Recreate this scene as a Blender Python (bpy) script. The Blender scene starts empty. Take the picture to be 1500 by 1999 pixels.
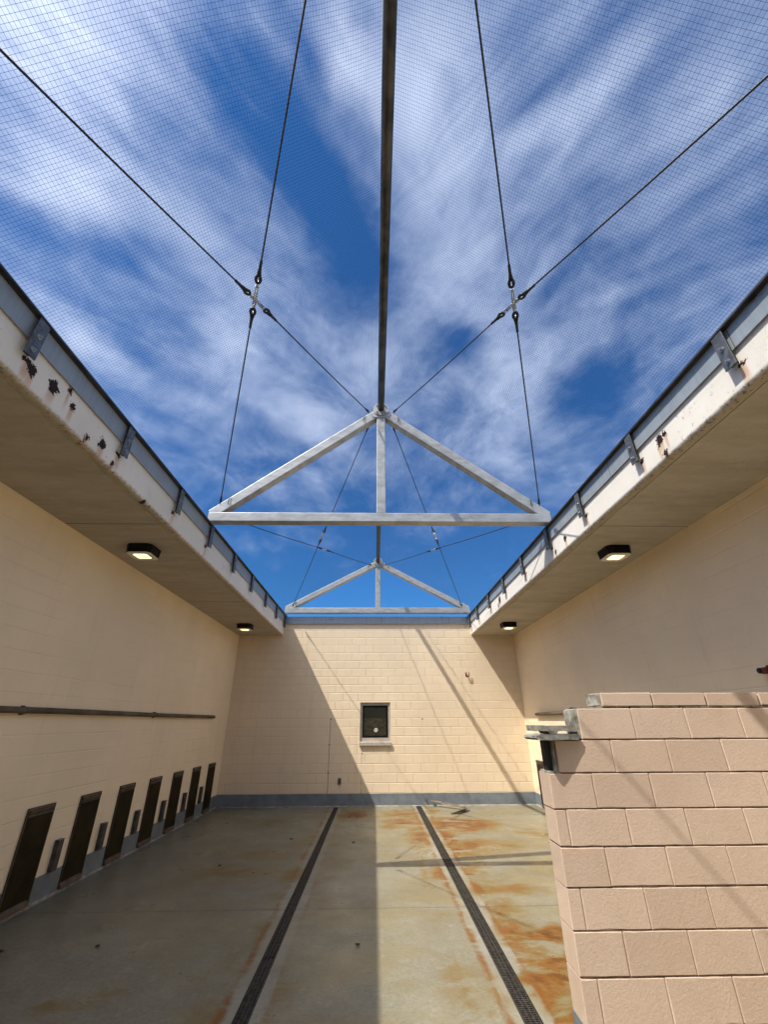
import bpy, math, random
from mathutils import Vector, Matrix, noise as mnoise
random.seed(7)
SC = bpy.context.scene
COL = SC.collection

# ------------------------------------------------------------------ measured layout (metres)
D = 11.931                 # inner face of the far wall
XL, XR = -3.696, 3.857     # inner faces of the side walls
FL, FR = -2.497, 2.674     # faces of the roof edges
ZS, ZTOP = 3.893, 4.395    # underside and top of the roof slabs
YB = -6.2                  # rear wall, behind the camera
HC = 1.75
YT = [5.80, -0.10, -6.0]   # trusses
XA = 0.093
COURSE, BLOCK = 0.1985, 0.391

# ------------------------------------------------------------------ mesh helpers
class MB:
    def __init__(s): s.v = []; s.f = []; s.m = []; s.sm = []
    def add(s, vs, fs, mi=0, smooth=False):
        b = len(s.v); s.v += [tuple(v) for v in vs]
        for f in fs: s.f.append([b+i for i in f]); s.m.append(mi); s.sm.append(smooth)
        return s
    def box(s, x0, x1, y0, y1, z0, z1, mi=0):
        return s.add([(x0,y0,z0),(x1,y0,z0),(x1,y1,z0),(x0,y1,z0),(x0,y0,z1),(x1,y0,z1),(x1,y1,z1),(x0,y1,z1)],
                     [(0,3,2,1),(4,5,6,7),(0,1,5,4),(1,2,6,5),(2,3,7,6),(3,0,4,7)], mi)
    def prism(s, prof, axis, a, b, mi=0, smooth=False):
        # prof: list of 2D points; axis 'x','y','z' is the extrusion direction
        n = len(prof)
        def P(p, t): return (t,p[0],p[1]) if axis=='x' else ((p[0],t,p[1]) if axis=='y' else (p[0],p[1],t))
        vs = [P(p,a) for p in prof] + [P(p,b) for p in prof]
        s.add(vs, [(i,(i+1)%n,n+(i+1)%n,n+i) for i in range(n)], mi, smooth)
        bI = len(s.v)-2*n
        s.f.append([bI+i for i in range(n)][::-1]); s.m.append(mi); s.sm.append(False)
        s.f.append([bI+n+i for i in range(n)]); s.m.append(mi); s.sm.append(False)
        return s
    def tube(s, pts, r, n=10, caps=True, mi=0, smooth=True):
        pts = [Vector(p) for p in pts]; m = len(pts)
        rs = r if isinstance(r,(list,tuple)) else [r]*m
        t0 = (pts[1]-pts[0]).normalized()
        u = t0.orthogonal().normalized()
        rings = []
        for i,p in enumerate(pts):
            t = (pts[min(i+1,m-1)]-pts[max(i-1,0)]).normalized()
            u = (u - t*u.dot(t)).normalized(); w = t.cross(u)
            rings.append([p+(u*math.cos(2*math.pi*k/n)+w*math.sin(2*math.pi*k/n))*rs[i] for k in range(n)])
        b = len(s.v)
        for rg in rings: s.v += [tuple(q) for q in rg]
        for i in range(m-1):
            for k in range(n):
                s.f.append([b+i*n+k, b+i*n+(k+1)%n, b+(i+1)*n+(k+1)%n, b+(i+1)*n+k]); s.m.append(mi); s.sm.append(smooth)
        if caps:
            s.f.append([b+k for k in range(n)][::-1]); s.m.append(mi); s.sm.append(False)
            s.f.append([b+(m-1)*n+k for k in range(n)]); s.m.append(mi); s.sm.append(False)
        return s
    def ring(s, c, ax, R, r, n=14, k=6, sx=1.0, sy=1.0, ref=None):
        ax = Vector(ax).normalized(); u = (Vector(ref) if ref else ax.orthogonal()); u = (u-ax*u.dot(ax)).normalized(); w = ax.cross(u)
        c = Vector(c); b = len(s.v)
        for i in range(n):
            a = 2*math.pi*i/n; d = u*math.cos(a)*sx + w*math.sin(a)*sy; p = c + d*R; dn = (u*math.cos(a)+w*math.sin(a)).normalized()
            for j in range(k):
                q = 2*math.pi*j/k; s.v.append(tuple(p + dn*math.cos(q)*r + ax*math.sin(q)*r))
        for i in range(n):
            for j in range(k):
                s.f.append([b+i*k+j, b+((i+1)%n)*k+j, b+((i+1)%n)*k+(j+1)%k, b+i*k+(j+1)%k]); s.m.append(0); s.sm.append(True)
        return s
    def beam(s, a, b, w, h, up=(0,0,1), r=0.012, n=3):
        # rectangular hollow-section member with rounded corners, from a to b; w across, h along 'up'
        a = Vector(a); b = Vector(b); t = (b-a).normalized(); up = Vector(up); v = (up - t*up.dot(t)).normalized(); u = v.cross(t)
        prof = []
        for cx,cy,a0 in ((1,1,0),(-1,1,90),(-1,-1,180),(1,-1,270)):
            for i in range(n+1):
                q = math.radians(a0+90*i/n); prof.append((cx*(w/2-r)+math.cos(q)*r, cy*(h/2-r)+math.sin(q)*r))
        m = len(prof)
        vs = [a+u*p[0]+v*p[1] for p in prof]+[b+u*p[0]+v*p[1] for p in prof]
        s.add(vs, [(i,(i+1)%m,m+(i+1)%m,m+i) for i in range(m)])
        bI = len(s.v)-2*m
        s.f.append([bI+i for i in range(m)][::-1]); s.m.append(0); s.sm.append(False)
        s.f.append([bI+m+i for i in range(m)]); s.m.append(0); s.sm.append(False)
        return s
    def build(s, name, mats, parent=None, at=None, bevel=0, seg=2):
        # vertices are given in world space unless the parent was made by thing(local=True)
        off = Vector((0,0,0))
        if parent is not None and not parent.get('_loc'): off = parent_loc[parent.name]
        elif parent is None and at is not None: off = Vector(at)
        me = bpy.data.meshes.new(name)
        me.from_pydata([tuple(Vector(v)-off) for v in s.v], [], s.f)
        for p,mi,sm in zip(me.polygons, s.m, s.sm): p.material_index = mi; p.use_smooth = sm
        for m in (mats if isinstance(mats,(list,tuple)) else [mats]): me.materials.append(m)
        me.update()
        o = bpy.data.objects.new(name, me); COL.objects.link(o)
        if parent is not None: o.parent = parent
        elif at is not None: o.location = off
        if bevel:
            md = o.modifiers.new('bevel','BEVEL'); md.width = bevel; md.segments = seg; md.limit_method = 'ANGLE'
        return o
parent_loc = {}
LOCAL = set()
def tag(o, label=None, cat=None, group=None, kind=None):
    if label: o['label'] = label
    if cat: o['category'] = cat
    if group: o['group'] = group
    if kind: o['kind'] = kind
    return o
def thing(name, label, cat, loc, group=None):
    o = bpy.data.objects.new(name, None); o.empty_display_size = .1; COL.objects.link(o)
    o.location = loc; parent_loc[o.name] = Vector(loc)
    return tag(o, label, cat, group, 'thing')
def local(o): parent_loc[o.name] = Vector((0,0,0)); return o     # parts are given around the thing's own base
def sub(o, parent): parent_loc[o.name] = parent_loc.get(parent.name, Vector((0,0,0))); return o
def copy_tree(o, parent=None):
    c = o.copy(); COL.objects.link(c)
    if parent is not None: c.parent = parent
    for ch in list(o.children): copy_tree(ch, c)
    return c

# ------------------------------------------------------------------ node helpers
class NB:
    def __init__(s, tree): s.t = tree; s.t.nodes.clear()
    def n(s, typ, ins=None, **props):
        nd = s.t.nodes.new(typ)
        for k,v in props.items(): setattr(nd,k,v)
        for k,v in (ins or {}).items():
            sk = nd.inputs[k]
            if isinstance(v, bpy.types.NodeSocket): s.t.links.new(v, sk)
            else: sk.default_value = v
        return nd
    def m(s, op, a, b=0.0, c=None, clamp=False):
        i = {0:a,1:b}
        if c is not None: i[2] = c
        return s.n('ShaderNodeMath', i, operation=op, use_clamp=clamp).outputs[0]
    def add(s,a,b): return s.m('ADD',a,b)
    def mul(s,a,b): return s.m('MULTIPLY',a,b)
    def sub(s,a,b): return s.m('SUBTRACT',a,b)
    def sm(s, x, a, b, lo=0.0, hi=1.0):
        return s.n('ShaderNodeMapRange', {0:x,1:a,2:b,3:lo,4:hi}, interpolation_type='SMOOTHSTEP').outputs[0]
    def band(s, x, c, w, soft): # 1 inside |x-c|<w
        d = s.m('ABSOLUTE', s.sub(x,c)); return s.sm(d, w, w+soft, 1.0, 0.0)
    def mix(s, f, a, b, blend='MIX'):
        nd = s.n('ShaderNodeMix', None, data_type='RGBA', blend_type=blend)
        for k,v in ((0,f),(6,a),(7,b)):
            if isinstance(v, bpy.types.NodeSocket): s.t.links.new(v, nd.inputs[k])
            else: nd.inputs[k].default_value = (v if k==0 else (tuple(v)+(1,))[:4])
        return nd.outputs[2]
    def noise(s, vec, scale, detail=4.0, rough=.55, dist=0.0):
        return s.n('ShaderNodeTexNoise', {'Vector':vec,'Scale':scale,'Detail':detail,'Roughness':rough,'Distortion':dist}).outputs[0]
    def map(s, vec, loc=(0,0,0), rot=(0,0,0), scale=(1,1,1), typ='POINT'):
        return s.n('ShaderNodeMapping', {'Vector':vec,'Location':loc,'Rotation':rot,'Scale':scale}, vector_type=typ).outputs[0]
    def xyz(s, vec): return s.n('ShaderNodeSeparateXYZ', {0:vec}).outputs
    def comb(s, x=0.0, y=0.0, z=0.0): return s.n('ShaderNodeCombineXYZ', {0:x,1:y,2:z}).outputs[0]
    def length(s, vec): return s.n('ShaderNodeVectorMath', {0:vec}, operation='LENGTH').outputs['Value']
    def blob(s, vec, cx, cy, rx, ry, ang=0.0, inner=.15):
        # soft ellipse in the first two components of vec
        v = s.map(vec, (cx,cy,0), (0,0,ang), (rx,ry,1), 'TEXTURE')
        return s.sm(s.length(v), inner, 1.0, 1.0, 0.0)
    def bump(s, h, strength=.3, dist=.01, normal=None):
        i = {'Height':h,'Strength':strength,'Distance':dist}
        if normal is not None: i['Normal'] = normal
        return s.n('ShaderNodeBump', i).outputs[0]
def material(name):
    m = bpy.data.materials.new(name); m.use_nodes = True
    b = NB(m.node_tree); return m, b
def finish(b, col, rough=.6, normal=None, metal=0.0, spec=.4, emit=None, estr=0.0, alpha=None):
    i = {'Base Color':col if isinstance(col,bpy.types.NodeSocket) else (tuple(col)+(1,))[:4],'Roughness':rough,'Metallic':metal,'Specular IOR Level':spec}
    if normal is not None: i['Normal'] = normal
    if emit is not None: i['Emission Color'] = (tuple(emit)+(1,))[:4]; i['Emission Strength'] = estr
    p = b.n('ShaderNodeBsdfPrincipled', i)
    b.n('ShaderNodeOutputMaterial', {'Surface':p.outputs[0]})
def pos(b): return b.n('ShaderNodeNewGeometry').outputs['Position']

def simple(name, col, rough=.5, metal=0.0, var=.25, scale=8, bump=0.0, spec=.4, stretch=(1,1,1)):
    m,b = material(name); p = pos(b); v = b.map(p, scale=stretch)
    n = b.noise(v, scale, 5, .6)
    c = b.mix(b.sm(n,.3,.7), [x*(1-var) for x in col], [min(1,x*(1+var)) for x in col])
    nm = b.bump(b.noise(p, scale*9, 3), bump, .004) if bump else None
    finish(b, c, rough, nm, metal, spec); return m

def block_paint(name, axis, col, rowoff, coloff, joint=.0105, scar=False, tint=(1,1,1), depth=1.0):
    m,b = material(name); p = pos(b); x,y,z = b.xyz(p)
    u = x if axis=='x' else y
    w = b.mul(b.sub(b.noise(p, 3.5, 2),.5), .006)
    uv = b.comb(b.add(b.add(u,w), 20*BLOCK*2+coloff), b.add(b.add(z,w), COURSE*10+rowoff), 0.0)
    def brick(sz, smooth):
        nd = b.n('ShaderNodeTexBrick', {'Vector':uv,'Color1':(.0,.0,.0,1),'Color2':(1,1,1,1),'Mortar':(.5,.5,.5,1),'Scale':1.0,'Mortar Size':sz,'Mortar Smooth':smooth,'Bias':0.0,'Brick Width':BLOCK,'Row Height':COURSE})
        nd.offset = .5; nd.squash = 1.0; return nd
    bn = brick(joint, 1.0)
    fac = bn.outputs['Fac']; rnd = bn.outputs['Color']
    wear = b.sm(b.noise(p,1.1 if scar else .75,3,.6), *( (.30,.55,.45,1.0) if scar else (.36,.60,.16,1.0)))      # thick paint fills some of the joints
    if not scar:     # on the side walls thick paint has closed most of the upright joints
        fr = b.m('FRACT', b.m('DIVIDE', b.add(b.add(z,w), COURSE*10+rowoff), COURSE))
        dj = b.mul(b.m('MINIMUM', fr, b.sub(1.0,fr)), COURSE)
        fac = b.m('MAXIMUM', b.sm(dj, 0.0, .011, 1.0, 0.0), b.mul(fac,.22))
    fac2 = b.mul(fac, wear)
    big = b.noise(p, .55, 4, .6); fine = b.noise(p, 70, 2, .6); med = b.noise(p, 9, 4, .65)
    c0 = [col[i]*tint[i] for i in range(3)]
    c = b.mix(b.sm(big,.3,.7), [v*.93 for v in c0], [min(1,v*1.05) for v in c0])
    rv = b.xyz(rnd)[0]
    c = b.mix(b.mul(b.m('ABSOLUTE', b.sub(rv,.5)),.14), c, [v*.72 for v in c0])
    c = b.mix(b.mul(b.m('POWER',fac2,3.0),.22*depth), c, [c0[0]*.55,c0[1]*.5,c0[2]*.45])
    # run-off and dust low and high on the wall
    st = b.noise(b.map(p, scale=(3.0,3.0,.22)), 2.2, 5, .65)
    c = b.mix(b.mul(b.sm(st,.54,.75),.22), c, [c0[0]*.72,c0[1]*.66,c0[2]*.58])
    c = b.mix(b.mul(b.sm(b.noise(p,24,3,.7),.66,.74),.35), c, [c0[0]*.45,c0[1]*.4,c0[2]*.35])
    if scar:
        wob = b.mul(b.sub(b.noise(p, 5, 3),.5), .02)
        s1 = b.mul(b.mul(b.band(b.add(x,wob), -1.10, .004, .006), b.sm(z, 1.86, 1.82, 0.0, 1.0)), b.sm(b.noise(p,6,3),.35,.5))
        s2 = b.mul(b.mul(b.band(b.add(x,wob), 1.22, .002, .005), b.sm(z, 1.84, 1.80)), b.sm(z,.62,.66))
        s3 = b.mul(b.mul(b.band(b.add(x,wob), -.30, .004, .008), b.sm(z, 1.22, 1.18)), b.sm(b.noise(p,9,3),.42,.55))
        tot = b.m('MAXIMUM', b.mul(s1,.85), b.m('MAXIMUM', b.mul(s2,.2), b.mul(s3,.6)))
        for hx,hz in ((-1.09,1.84),(-1.10,1.27),(-1.10,.67),(1.23,1.83),(-.29,1.07)):
            tot = b.m('MAXIMUM', tot, b.blob(b.comb(x,z,0.0), hx,hz,.022,.022,0,.5))
        c = b.mix(tot, c, (.10,.055,.04))
    h = b.add(b.mul(fac2,-1.0*depth), b.add(b.mul(fine,.06), b.mul(med,.16)))
    finish(b, c, .62, b.bump(h, .8, .0075), 0, .3)
    return m

CREAM = (.77,.625,.435)
M = {}
M['back'] = block_paint('cream_block_paint', 'x', CREAM, -.0615, .02, scar=True)
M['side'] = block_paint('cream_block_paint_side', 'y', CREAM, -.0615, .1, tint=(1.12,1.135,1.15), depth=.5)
M['band'] = simple('slate_base_paint', (.165,.188,.205), .45, 0, .18, 5, .15)
M['steel'] = simple('galvanized_steel', (.37,.375,.37), .45, .35, .18, 5, .06, .5, (1,1,2.5))
M['darksteel'] = simple('weathered_steel', (.06,.057,.056), .55, .3, .4, 14, .2)
M['bracket'] = simple('bracket_steel', (.15,.152,.155), .45, .6, .35, 22, .2)
M['bolt'] = simple('zinc_bolt', (.45,.46,.47), .3, .9, .15, 30)
M['pipe'] = simple('weathered_grey_pipe', (.105,.080,.053), .65, .05, .4, 5, .15, .4, (1,.6,1))
M['ridge'] = simple('rusting_ridge_pipe', (.072,.062,.052), .42, .4, .6, 7, .2, .4, (1,.5,1))
M['cable'] = simple('wire_rope', (.032,.03,.03), .45, .5, .3, 60)
M['sleeve'] = simple('black_sleeve', (.016,.015,.015), .6, 0, .2, 30)
M['zinc'] = simple('bright_zinc', (.55,.56,.57), .28, .9, .2, 20)
M['net'] = simple('net_twine', (.018,.02,.024), .7, 0, .1, 5)
M['black'] = simple('black_housing', (.007,.007,.008), .5, 0, .2, 9, 0, .15)
M['trim'] = simple('aged_lens_trim', (.80,.74,.64), .5, 0, .15, 12)
M['doorpanel'] = simple('dark_plastic_panel', (.018,.012,.003), .6, 0, .5, 3, 0, .12)
M['doorframe'] = simple('brown_metal_frame', (.075,.058,.042), .5, .3, .35, 12, .1)
M['sillrust'] = simple('worn_threshold', (.085,.06,.042), .6, .2, .4, 9, .2)
M['grate'] = simple('grate_bars', (.085,.075,.062), .55, .5, .45, 30)
M['trough'] = simple('trough_dirt', (.012,.010,.008), .8, 0, .3, 12)
M['cast'] = simple('grey_cast_sill', (.42,.385,.33), .75, 0, .18, 16, .35)
M['cove'] = simple('dirty_sealant', (.23,.215,.185), .8, 0, .4, 9, .3)
M['brick_raw'] = simple('raw_block_end', (.26,.245,.20), .9, 0, .5, 18, .7)
M['slabstone'] = simple('weathered_stone', (.22,.215,.19), .9, 0, .45, 16, .6)
M['rustred'] = simple('red_enamel', (.13,.013,.010), .45, 0, .3, 20)
M['void'] = simple('dark_rubber', (.012,.012,.012), .6, 0, .3, 12)
M['rail'] = simple('dark_rail', (.045,.042,.04), .55, .4, .4, 8)
M['outlet'] = simple('grey_outlet', (.20,.19,.175), .5, .2, .15, 30)
M['outside'] = simple('roof_membrane', (.25,.24,.22), .8, 0, .2, 1.5)
M['dirt'] = simple('bare_ground', (.22,.18,.13), .95, 0, .3, .6)
M['twig'] = simple('dry_litter', (.06,.045,.025), .9, 0, .4, 30)

def flashing_mat():
    m,b = material('zinc_flashing'); p = pos(b); x,y,z = b.xyz(p)
    st = b.noise(b.map(p, scale=(9,9,.6)), 2.5, 5, .7)
    c = b.mix(b.mul(b.sm(st,.35,.7),.55), (.30,.335,.36), (.40,.44,.47))
    dn = b.noise(b.map(p, scale=(1.2,1.2,3)), 1.6, 4, .7)
    c = b.mix(b.mul(b.mul(b.sm(dn,.58,.70), b.sm(z,4.28,4.40)),.8), c, (.07,.07,.075))
    seam = b.m('FRACT', b.mul(b.add(b.add(y, b.mul(x,.97)),7.13), 1/1.83))
    c = b.mix(b.mul(b.band(seam,.5,.0015,.002),.75), c, (.06,.06,.06))
    finish(b, c, .42, b.bump(b.noise(p,14,3),.12,.004), .25, .5); return m
M['flash'] = flashing_mat()

def fascia_mat(name, blobs, brackets, side):
    m,b = material(name); p = pos(b); x,y,z = b.xyz(p); q = b.comb(y,z,0.0)
    wp = b.n('ShaderNodeVectorMath', {0:q, 1:b.n('ShaderNodeVectorMath',{0:b.n('ShaderNodeTexNoise',{'Vector':p,'Scale':26.0,'Detail':4.0,'Roughness':.7}).outputs['Color'],1:(.5,.5,.5)},operation='SUBTRACT').outputs[0]}, operation='ADD')
    # warp so the peeling patches have torn outlines
    warp = b.n('ShaderNodeVectorMath', {0:b.n('ShaderNodeVectorMath',{0:b.n('ShaderNodeTexNoise',{'Vector':p,'Scale':24.0,'Detail':5.0,'Roughness':.75}).outputs['Color'],1:(.5,.5,.5)},operation='SUBTRACT').outputs[0], 'Scale':.17}, operation='SCALE').outputs[0]
    qw = b.n('ShaderNodeVectorMath', {0:q,1:warp}, operation='ADD').outputs[0]
    base = b.mix(b.sm(b.noise(p,1.3,4),.3,.7), (.74,.69,.60), (.82,.77,.69))
    dust = b.noise(b.map(p, scale=(4,4,.5)), 3, 5, .7)
    base = b.mix(b.mul(b.sm(dust,.55,.8),.25), base, (.50,.42,.32))
    rust = None; streak = None
    for (by,bz,r) in blobs:
        k = b.blob(qw, by, bz, r, r*1.15, 0, .62)
        rust = k if rust is None else b.m('MAXIMUM', rust, k)
        s1 = b.mul(b.band(b.add(y, b.mul(b.sub(b.noise(b.map(p,scale=(1,1,.2)),40,2),.5),.03)), by, r*.25, r*.7), b.mul(b.sm(z, bz+.02, bz-.01), b.sm(z, bz-.24, bz-.03)))
        streak = s1 if streak is None else b.m('MAXIMUM', streak, s1)
    for (by,amt) in brackets:
        k = b.mul(b.blob(qw, by-.02*side, 4.085, .055, .034, 0, .55), amt)
        rust = b.m('MAXIMUM', rust, k)
        s1 = b.mul(b.mul(b.band(b.add(y, b.mul(b.sub(b.noise(b.map(p,scale=(1,1,.2)),34,3),.5),.05)), by-.01, .012, .035), b.mul(b.sm(z, 4.11, 4.05), b.sm(z, 3.88, 4.0))), amt)
        streak = b.m('MAXIMUM', streak, s1)
    # speckled flaking in zones
    zone = b.sm(b.noise(p,.9,2), .50, .62)
    sp = b.n('ShaderNodeTexVoronoi', {'Vector':qw,'Scale':17.0,'Randomness':1.0}).outputs['Distance']
    spk = b.mul(b.sm(sp,.13,.20,1.0,0.0), zone)
    sp2 = b.n('ShaderNodeTexVoronoi', {'Vector':qw,'Scale':45.0,'Randomness':1.0}).outputs['Distance']
    spk = b.m('MAXIMUM', spk, b.mul(b.mul(b.sm(sp2,.15,.25,1.0,0.0), b.sm(b.noise(p,2.1,3),.54,.62)),.8))
    # broken lower edge
    edge = b.sm(b.sub(z, b.mul(b.sub(b.noise(p,21,6,.78),.45),.10)), ZS+.034, ZS+.004)
    c = b.mix(b.mul(streak,.62), base, (.52,.24,.07))
    c = b.mix(b.mul(edge,.75), c, (.33,.26,.15))
    c = b.mix(b.mul(b.mul(b.mul(b.sm(b.noise(p,26,6,.8),.54,.60), b.sm(z,ZS+.06,ZS+.012)),b.sm(b.noise(p,1.7,3),.4,.6,.35,1.0)),.9), c, (.10,.065,.04))
    halo = b.sm(rust,.25,.5)
    c = b.mix(b.mul(halo,.6), c, (.30,.12,.045))
    c = b.mix(b.sm(rust,.45,.62), c, b.mix(b.noise(p,60,3), (.008,.005,.004), (.045,.02,.012)))
    c = b.mix(b.mul(spk,.85), c, (.09,.06,.045))
    finish(b, c, .55, b.bump(b.add(b.mul(b.noise(p,90,3),.3), b.sub(0.0, b.m('MAXIMUM',rust,spk))), .35, .004), 0, .18)
    return m
BRL = [2.22,3.48,4.74,5.86,7.05,8.25,9.48,10.66,11.75]
BRR = [2.25,3.53,4.77,5.91,7.13,8.35,9.59,10.80,11.76]
rL = [(2.55,4.09,.062),(2.78,4.09,.036),(2.70,4.19,.028),(3.23,4.04,.058),(3.03,3.97,.038),(2.34,4.05,.05),(3.43,3.97,.035),(4.1,3.90,.03)]
rR = [(3.20,4.12,.055),(3.12,4.13,.032),(3.24,4.06,.028),(3.18,3.95,.036),(5.42,4.05,.05),(5.79,4.0,.04),(8.87,4.09,.09),(9.0,4.0,.05)]
M['fasciaL'] = fascia_mat('peeling_white_paint', rL, [(2.30,1.0),(3.50,.9),(4.74,.6),(5.86,.7)], 1)
M['fasciaR'] = fascia_mat('peeling_white_paint_rusting', rR, [(2.24,1.0),(3.52,.8),(4.76,1.0),(5.90,.8),(7.12,.5)], 1)

def soffit_mat():
    m,b = material('board_formed_concrete'); p = pos(b); x,y,z = b.xyz(p)
    n1 = b.noise(b.map(p, scale=(.5,2.2,1)), 2.2, 6, .65); n2 = b.noise(p, .8, 4, .6)
    c = b.mix(b.sm(n1,.3,.7), (.40,.355,.285), (.50,.455,.375))
    c = b.mix(b.mul(b.sm(n2,.45,.7),.5), c, (.43,.36,.265))
    c = b.mix(b.mul(b.sm(b.noise(b.map(p,rot=(0,0,.5),scale=(1,2.4,1)),3.5,7,.75),.48,.68),.5), c, (.56,.51,.425))
    c = b.mix(b.mul(b.sm(b.noise(p,22,5,.75),.55,.72),.4), c, (.27,.225,.16))
    j = None
    for jy in (1.0, 4.65, 8.27, -2.6):
        k = b.band(b.add(y, b.mul(b.sub(b.noise(p,2,2),.5),.02)), jy, .005, .006); j = k if j is None else b.m('MAXIMUM', j, k)
    c = b.mix(b.mul(j,.8), c, (.06,.05,.04))
    ax = b.m('ABSOLUTE', b.sub(x, (FL+FR)/2)); d = b.sub(ax, (FR-FL)/2)
    e = b.sm(b.add(d, b.mul(b.sub(b.noise(p,8,5,.7),.5),.10)), .10, .03)
    c = b.mix(b.mul(e,.55), c, (.36,.29,.16))
    c = b.mix(b.mul(b.band(b.add(d,b.mul(b.sub(b.noise(p,6,4,.7),.5),.03)), .045, .006, .006),.7), c, (.10,.07,.03))
    c = b.mix(b.mul(b.band(d, .085, .004, .004),.5), c, (.5,.44,.33))
    finish(b, c, .8, b.bump(b.add(b.mul(b.noise(p,40,4),.4), b.mul(j,-1.0)), .3, .006), 0, .25); return m
M['soffit'] = soffit_mat()

RUST = [(-0.37,10.9,0.32,0.47,0.9),(0.5,10.03,0.34,0.46,0.8),(0.6,10.96,0.38,0.55,0.6),(1.64,9.9,0.53,0.68,1),(1.7,8.36,0.44,0.48,0.7),(1.44,7.86,0.3,0.31,0.5),(1.55,6.36,0.35,0.28,0.6),(1.58,5.2,0.33,0.21,0.8),(1.54,4.69,0.20,0.15,1),(1.34,4.43,0.21,0.13,0.9),(0.68,4.57,0.2,0.14,0.3),(0.8,9.08,0.26,0.4,0.5),(-1.79,8.07,0.58,0.58,0.35),(-1.88,7.11,0.5,0.44,0.4),(-1.03,6.97,0.16,0.35,0.5),(2.88,9.17,0.27,0.33,0.5),(-0.57,7.27,0.24,0.23,0.3),(-1.89,10.03,0.49,0.64,0.25),(1.25,5.06,0.14,0.2,0.7),(-2.19,4.17,0.13,0.11,0.36),(-1.91,4.25,0.15,0.13,0.36),(-1.96,5.04,0.27,0.27,0.22),(-1.87,5.24,0.24,0.25,0.2),(-1.69,7.17,0.41,0.5,0.3)]
DRL, DRR = (-.924,-.812), (.985,1.113)
def floor_mat():
    m,b = material('stained_concrete_floor'); p = pos(b); x,y,z = b.xyz(p)
    warp = b.n('ShaderNodeVectorMath', {0:b.n('ShaderNodeVectorMath',{0:b.n('ShaderNodeTexNoise',{'Vector':p,'Scale':3.0,'Detail':5.0,'Roughness':.65}).outputs['Color'],1:(.5,.5,.5)},operation='SUBTRACT').outputs[0],'Scale':.75}, operation='SCALE').outputs[0]
    pw = b.comb(*b.xyz(b.n('ShaderNodeVectorMath',{0:p,1:warp},operation='ADD').outputs[0])[0:2], 0.0)
    n1 = b.noise(p, .7, 6, .62); n2 = b.noise(p, 3.2, 6, .7); n3 = b.noise(p, 30, 5, .7)
    c = b.mix(b.sm(n1,.3,.7), (.165,.152,.108), (.255,.24,.178))
    c = b.mix(b.mul(b.sm(n2,.42,.7),.55), c, (.205,.180,.105))
    c = b.mix(b.mul(b.sm(b.noise(b.map(p,scale=(1.6,.5,1)),1.5,5,.7),.5,.75),.5), c, (.16,.148,.108))
    c = b.mix(b.mul(b.sm(n3,.35,.6,1,0),.5), c, (.125,.11,.075))
    c = b.mix(b.mul(b.sm(b.noise(p,80,4,.7),.5,.7),.4), c, (.36,.335,.265))
    c = b.mix(b.mul(b.sm(b.noise(p,9,6,.75),.52,.68),.35), c, (.33,.315,.265))
    # cement patch strips beside the drains
    patch = None; line = None
    for (a,e) in (DRL,DRR):
        mid = (a+e)/2
        d = b.m('ABSOLUTE', b.sub(x, mid))
        wob = b.mul(b.sub(b.noise(b.map(p,scale=(1,.8,1)),3,4,.7),.5),.05)
        k = b.sm(b.add(d,wob), .135, .147, 1.0, 0.0); patch = k if patch is None else b.m('MAXIMUM',patch,k)
        l = b.mul(b.band(b.add(d,wob), .150, .008, .045), b.sm(b.noise(b.map(p,scale=(6,.8,1)),1.1,4,.7), .33, .52)); line = l if line is None else b.m('MAXIMUM',line,l)
    c = b.mix(b.mul(b.mul(patch,b.sm(n2,.35,.6,.4,1.0)),.5), c, b.mix(n2,(.25,.235,.19),(.34,.325,.28)))
    r = None
    for (cx,cy,rx,ry,a) in RUST:
        k = b.mul(b.blob(pw, cx, cy, rx*2.3, ry*1.7, 0, .0), a); r = k if r is None else b.m('MAXIMUM', r, k)
    pst = b.map(p, rot=(0,0,.12), scale=(.75,1.7,1))
    tex = b.noise(pst, 1.7, 9, .72, .8); tex2 = b.noise(pst, .65, 8, .7, .5)
    gen = b.mul(b.sm(tex2,.42,.62), b.m('MAXIMUM',b.sm(x,-3,1.2,.30,.8),b.sm(y,8,11.5,0,.6)))
    c = b.mix(b.mul(gen,.72), c, (.190,.145,.060))
    side = None      # rust washing away from both edges of each drain
    for (a,e),am in ((DRL,.45),(DRR,1.0)):
        d = b.m('ABSOLUTE', b.sub(x,(a+e)/2)); k = b.mul(b.sm(d,.75,.13,0,am), b.sm(b.noise(b.map(p,scale=(1.0,.7,1)),.9,6,.68),.40,.60)); side = k if side is None else b.m('MAXIMUM',side,k)
    r = b.m('MAXIMUM', r, b.mul(b.mul(side,b.sub(1.0,patch)),.8))
    r2 = b.mul(r, b.sm(tex,.33,.56,.12,1.0))
    c = b.mix(b.sm(r2,.04,.42,0,.80), c, (.165,.105,.026))
    c = b.mix(b.sm(r2,.30,.70,0,.92), c, (.175,.062,.007))
    c = b.mix(b.mul(b.sm(b.mul(r2,b.noise(p,7,5,.75)),.26,.44),.75), c, (.085,.034,.008))
    lk = b.mul(b.mul(line,b.sm(tex,.40,.56)), b.sub(.9, b.mul(b.sm(b.m('ABSOLUTE',b.sub(x,-.70)),.10,.06),.6)))
    c = b.mix(lk, c, (.165,.064,.010))
    j = b.band(b.add(y, b.mul(b.sub(b.noise(p,3,3),.5),.012)), 5.85, .004, .008)
    c = b.mix(b.mul(j,.75), c, (.09,.08,.06))
    spk = b.n('ShaderNodeTexVoronoi', {'Vector':p,'Scale':2.6,'Randomness':1.0}).outputs['Distance']
    c = b.mix(b.mul(b.sm(spk,.010,.022,1.0,0.0),.8), c, (.05,.04,.03))
    rg = b.sm(b.noise(p,1.8,5,.6),.3,.7,.26,.5)
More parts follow.
